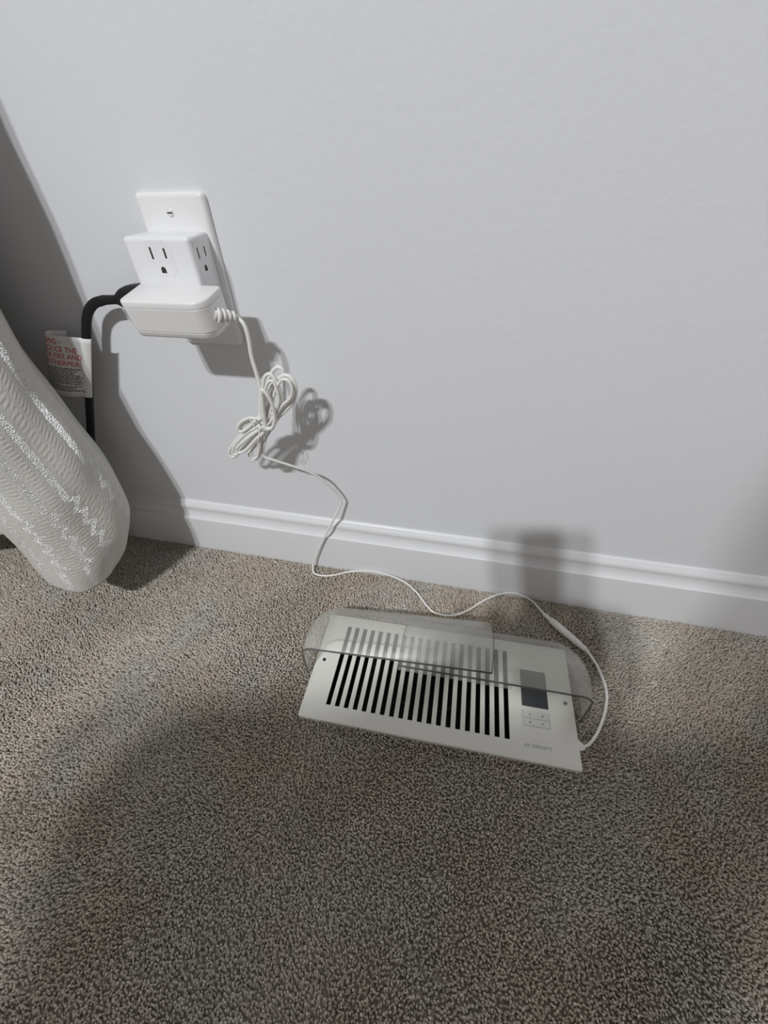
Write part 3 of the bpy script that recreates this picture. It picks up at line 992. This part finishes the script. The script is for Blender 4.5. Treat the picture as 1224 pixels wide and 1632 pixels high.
def hood(name, a_open, a_end, lift, tilt, bulge, parent):
    """half of the deflector: roof along a, one rounded closed end; tilt raises the open end"""
    sgn = 1 if a_end < a_open else -1                    # closed end on the left: +1
    rows = []
    for (b, z) in PS:
        z = z + lift
        rr = min(0.013, max(0.0012, (z - 0.002) * 0.55))
        t = (b - PS[0][0]) / (PS[-1][0] - PS[0][0])
        ae = a_end + sgn * 0.016 * t ** 5
        pts = []
        for k in range(15):                              # roof
            pts.append((a_open + (ae + sgn * rr - a_open) * k / 14, z))
        for k in range(1, 8):                            # rounded shoulder
            q = k / 7 * math.pi / 2
            pts.append((ae + sgn * rr * (1 - math.sin(q)), z - rr * (1 - math.cos(q))))
        for k in range(1, 5):                            # end wall down to the plate
            zz = (z - rr) + (0.0035 - (z - rr)) * k / 4
            pts.append((ae - sgn * 0.0015 * (k / 4), min(zz, z - rr)))
        row = []
        for a, zz in pts:
            row.append(vp(a, b, zz + bulge * math.sin(math.pi * min(1.0, t * 1.02)) * abs(a - a_end) / 0.2 * max(0.0, min(1.0, (zz - 0.004) / 0.02)) + tilt * abs(a - a_end) * max(0.0, min(1.0, (zz - 0.004) / 0.02))))
        rows.append(row)
    n = len(rows[0])
    vs = [p for r in rows for p in r]
    fs = [(i * n + j, i * n + j + 1, (i + 1) * n + j + 1, (i + 1) * n + j) for i in range(len(rows) - 1) for j in range(n - 1)]
    o = link_mesh(name, vs, fs, M['clear'], parent, smooth=True)
    md = o.modifiers.new('sheet_thickness', 'SOLIDIFY')
    md.thickness = 0.0012
    md.offset = 0.0
    sweep('front_rim', rows[0], 0.00105, M['clear_edge'], o, 6)
    sweep('side_rim', [r[0] for r in rows], 0.00050, M['clear_edge'], o, 6)
    return o, rows


h1, r1 = hood('deflector_half', 0.2050, -0.0035, 0.003, 0.070, 0.010, df)
h1['label'] = 'upper sliding half of the clear deflector, closed at its left end'
h2, r2 = hood('deflector_half', 0.1080, 0.3095, 0.0, 0.0, 0.0, df)
h2['label'] = 'lower sliding half of the clear deflector, closed at its right end'
# guide lip along the lower half's front edge, where the halves overlap
lip = [vp(0.1080 + (0.228 - 0.1080) * k / 12, 0.0495, 0.0588) for k in range(13)]
sweep('guide_lip', lip, 1.0, M['clear'], h2, 8, flat=(0.0042, 0.0016, (0, -0.5, 0.85)))
tag(df, 'clear curved plastic air deflector on top of the cream floor register', 'air deflector')

# ------------------------------------------------------------------ the photographer, kneeling behind the camera
M['clothes'] = mat('dark_clothes', (0.035, 0.036, 0.042), 0.85, 0.15, 60)
M['skin'] = mat('skin', (0.55, 0.36, 0.27), 0.5, 0.05, 60)
M['hair'] = mat('hair', (0.03, 0.022, 0.018), 0.5, 0.2, 120)
M['phone'] = mat('phone_case', (0.02, 0.02, 0.022), 0.35, 0.1, 60)
J = {}          # joint: (position, radius x, radius y)
EDG = []


def jt(name, p, r, r2=None, parent=None):
    J[name] = (p, r, r2 or r)
    if parent:
        EDG.append((parent, name))


jt('pelvis', (-0.05, -1.10, 0.27), 0.17, 0.13)
jt('waist', (-0.01, -1.05, 0.46), 0.150, 0.11, 'pelvis')
jt('chest', (0.03, -0.98, 0.66), 0.21, 0.12, 'waist')
jt('collar', (0.12, -0.94, 0.77), 0.11, 0.09, 'chest')
jt('neck', (0.275, -0.91, 0.86), 0.052, 0.052, 'collar')
jt('jaw', (0.335, -0.88, 0.96), 0.066, 0.075, 'neck')
jt('skull', (0.345, -0.87, 1.06), 0.080, 0.094, 'jaw')
jt('crown', (0.355, -0.87, 1.13), 0.055, 0.060, 'skull')
for s, hip, knee, ankle, toe in ((1, (0.08, -1.06, 0.22), (0.18, -0.74, 0.07), (0.16, -1.18, 0.06), (0.16, -1.32, 0.03)),
                                 (-1, (-0.11, -1.06, 0.22), (-0.19, -0.76, 0.07), (-0.09, -1.20, 0.06), (-0.09, -1.33, 0.03))):
    jt('hip%d' % s, hip, 0.095, None, 'pelvis')
    jt('knee%d' % s, knee, 0.062, None, 'hip%d' % s)
    jt('ankle%d' % s, ankle, 0.042, None, 'knee%d' % s)
    jt('toe%d' % s, toe, 0.036, None, 'ankle%d' % s)
HR = CAM - fwd * 0.014 - up * 0.075 + rt * 0.014        # grips on the phone's two long sides
HL = CAM - fwd * 0.014 - up * 0.075 - rt * 0.084
for s, sh, el, hd in ((1, (0.26, -0.94, 0.70), (0.25, -0.74, 0.50), HR), (-1, (-0.16, -0.97, 0.83), (0.0, -0.74, 0.50), HL)):
    wr = Vector(hd) - (Vector(hd) - Vector(el)).normalized() * 0.085
    jt('shoulder%d' % s, sh, 0.065, None, 'collar')
    jt('elbow%d' % s, el, 0.045, None, 'shoulder%d' % s)
    jt('wrist%d' % s, tuple(wr), 0.028, 0.024, 'elbow%d' % s)
    palm = Vector(hd) - fwd * 0.012 + rt * (0.012 * s)
    jt('palm%d' % s, tuple(palm), 0.025, 0.014, 'wrist%d' % s)
    for q in range(4):                                   # fingers reach round the phone's far face
        k1 = palm + up * (0.030 - 0.018 * q) + rt * (0.014 * s) + fwd * 0.006
        k2 = k1 + fwd * 0.016 - rt * (0.006 * s)
        k3 = k2 - rt * ((0.020 - 0.002 * abs(q - 1)) * s) + fwd * 0.002
        jt('f%d%d_1' % (s, q), tuple(k1), 0.0090, None, 'palm%d' % s)
        jt('f%d%d_2' % (s, q), tuple(k2), 0.0082, None, 'f%d%d_1' % (s, q))
        jt('f%d%d_3' % (s, q), tuple(k3), 0.0072, None, 'f%d%d_2' % (s, q))
    t1 = palm + up * 0.022 - fwd * 0.010 - rt * (0.010 * s)
    t2 = t1 + up * 0.022 - rt * (0.016 * s)
    jt('t%d_1' % s, tuple(t1), 0.0105, None, 'palm%d' % s)
    jt('t%d_2' % s, tuple(t2), 0.0088, None, 't%d_1' % s)
names = list(J)
pm = bpy.data.meshes.new('person')
pm.from_pydata([J[n_][0] for n_ in names], [(names.index(a), names.index(c)) for a, c in EDG], [])
po = bpy.data.objects.new('person', pm)
COL.objects.link(po)
sk = po.modifiers.new('skin', 'SKIN')
sk.use_smooth_shade = True
for i, n_ in enumerate(names):
    pm.skin_vertices[0].data[i].radius = (J[n_][1], J[n_][2])
    pm.skin_vertices[0].data[i].use_root = (n_ == 'pelvis')
sd = po.modifiers.new('subdivision', 'SUBSURF')
sd.levels = sd.render_levels = 2
dg = bpy.context.evaluated_depsgraph_get()
bm_ = bpy.data.meshes.new_from_object(po.evaluated_get(dg))
po.modifiers.clear()
po.data = bm_
bm_.materials.clear()
bm_.materials.append(M['clothes'])
bm_.materials.append(M['skin'])
for f in bm_.polygons:
    c = f.center
    if (c.z > 0.90 and c.x > 0.20) or (c.y > -0.50 and c.z > 0.3):
        f.material_index = 1
tag(po, 'person in dark clothes kneeling behind the camera, holding a phone', 'person')
# hair and face
hv = []
hc = Vector((0.338, -0.882, 1.075))
for i in range(9):
    th = math.radians(8 + 12.5 * i)
    for k in range(20):
        ph = 2 * math.pi * k / 20
        hv.append(hc + Vector((0.096 * math.sin(th) * math.cos(ph), 0.108 * math.sin(th) * math.sin(ph) - 0.012 * (i / 8), 0.100 * math.cos(th) + 0.02 * math.sin(ph) * (i / 8))))
hf = [(i * 20 + k, i * 20 + (k + 1) % 20, (i + 1) * 20 + (k + 1) % 20, (i + 1) * 20 + k) for i in range(8) for k in range(20)] + [tuple(range(20))]
link_mesh('hair', hv, hf, M['hair'], po, smooth=True)
ph_c = CAM - fwd * 0.0160 - up * 0.036 - rt * 0.034
PHM = frame(ph_c, rt, up, -fwd)
phone = empty('phone', ph_c)
loft('case', 0.0790, 0.1620, 0.010, [(-0.0040, 0.0012), (-0.0030, 0.0), (0.0030, 0.0), (0.0040, 0.0012)], PHM, M['phone'], phone)
loft('screen', 0.0740, 0.1560, 0.008, [(0.0038, 0.0), (0.0043, 0.0003)], PHM, M['screen'], phone)
tag(phone, 'black phone in the kneeling person\'s hands', 'phone')
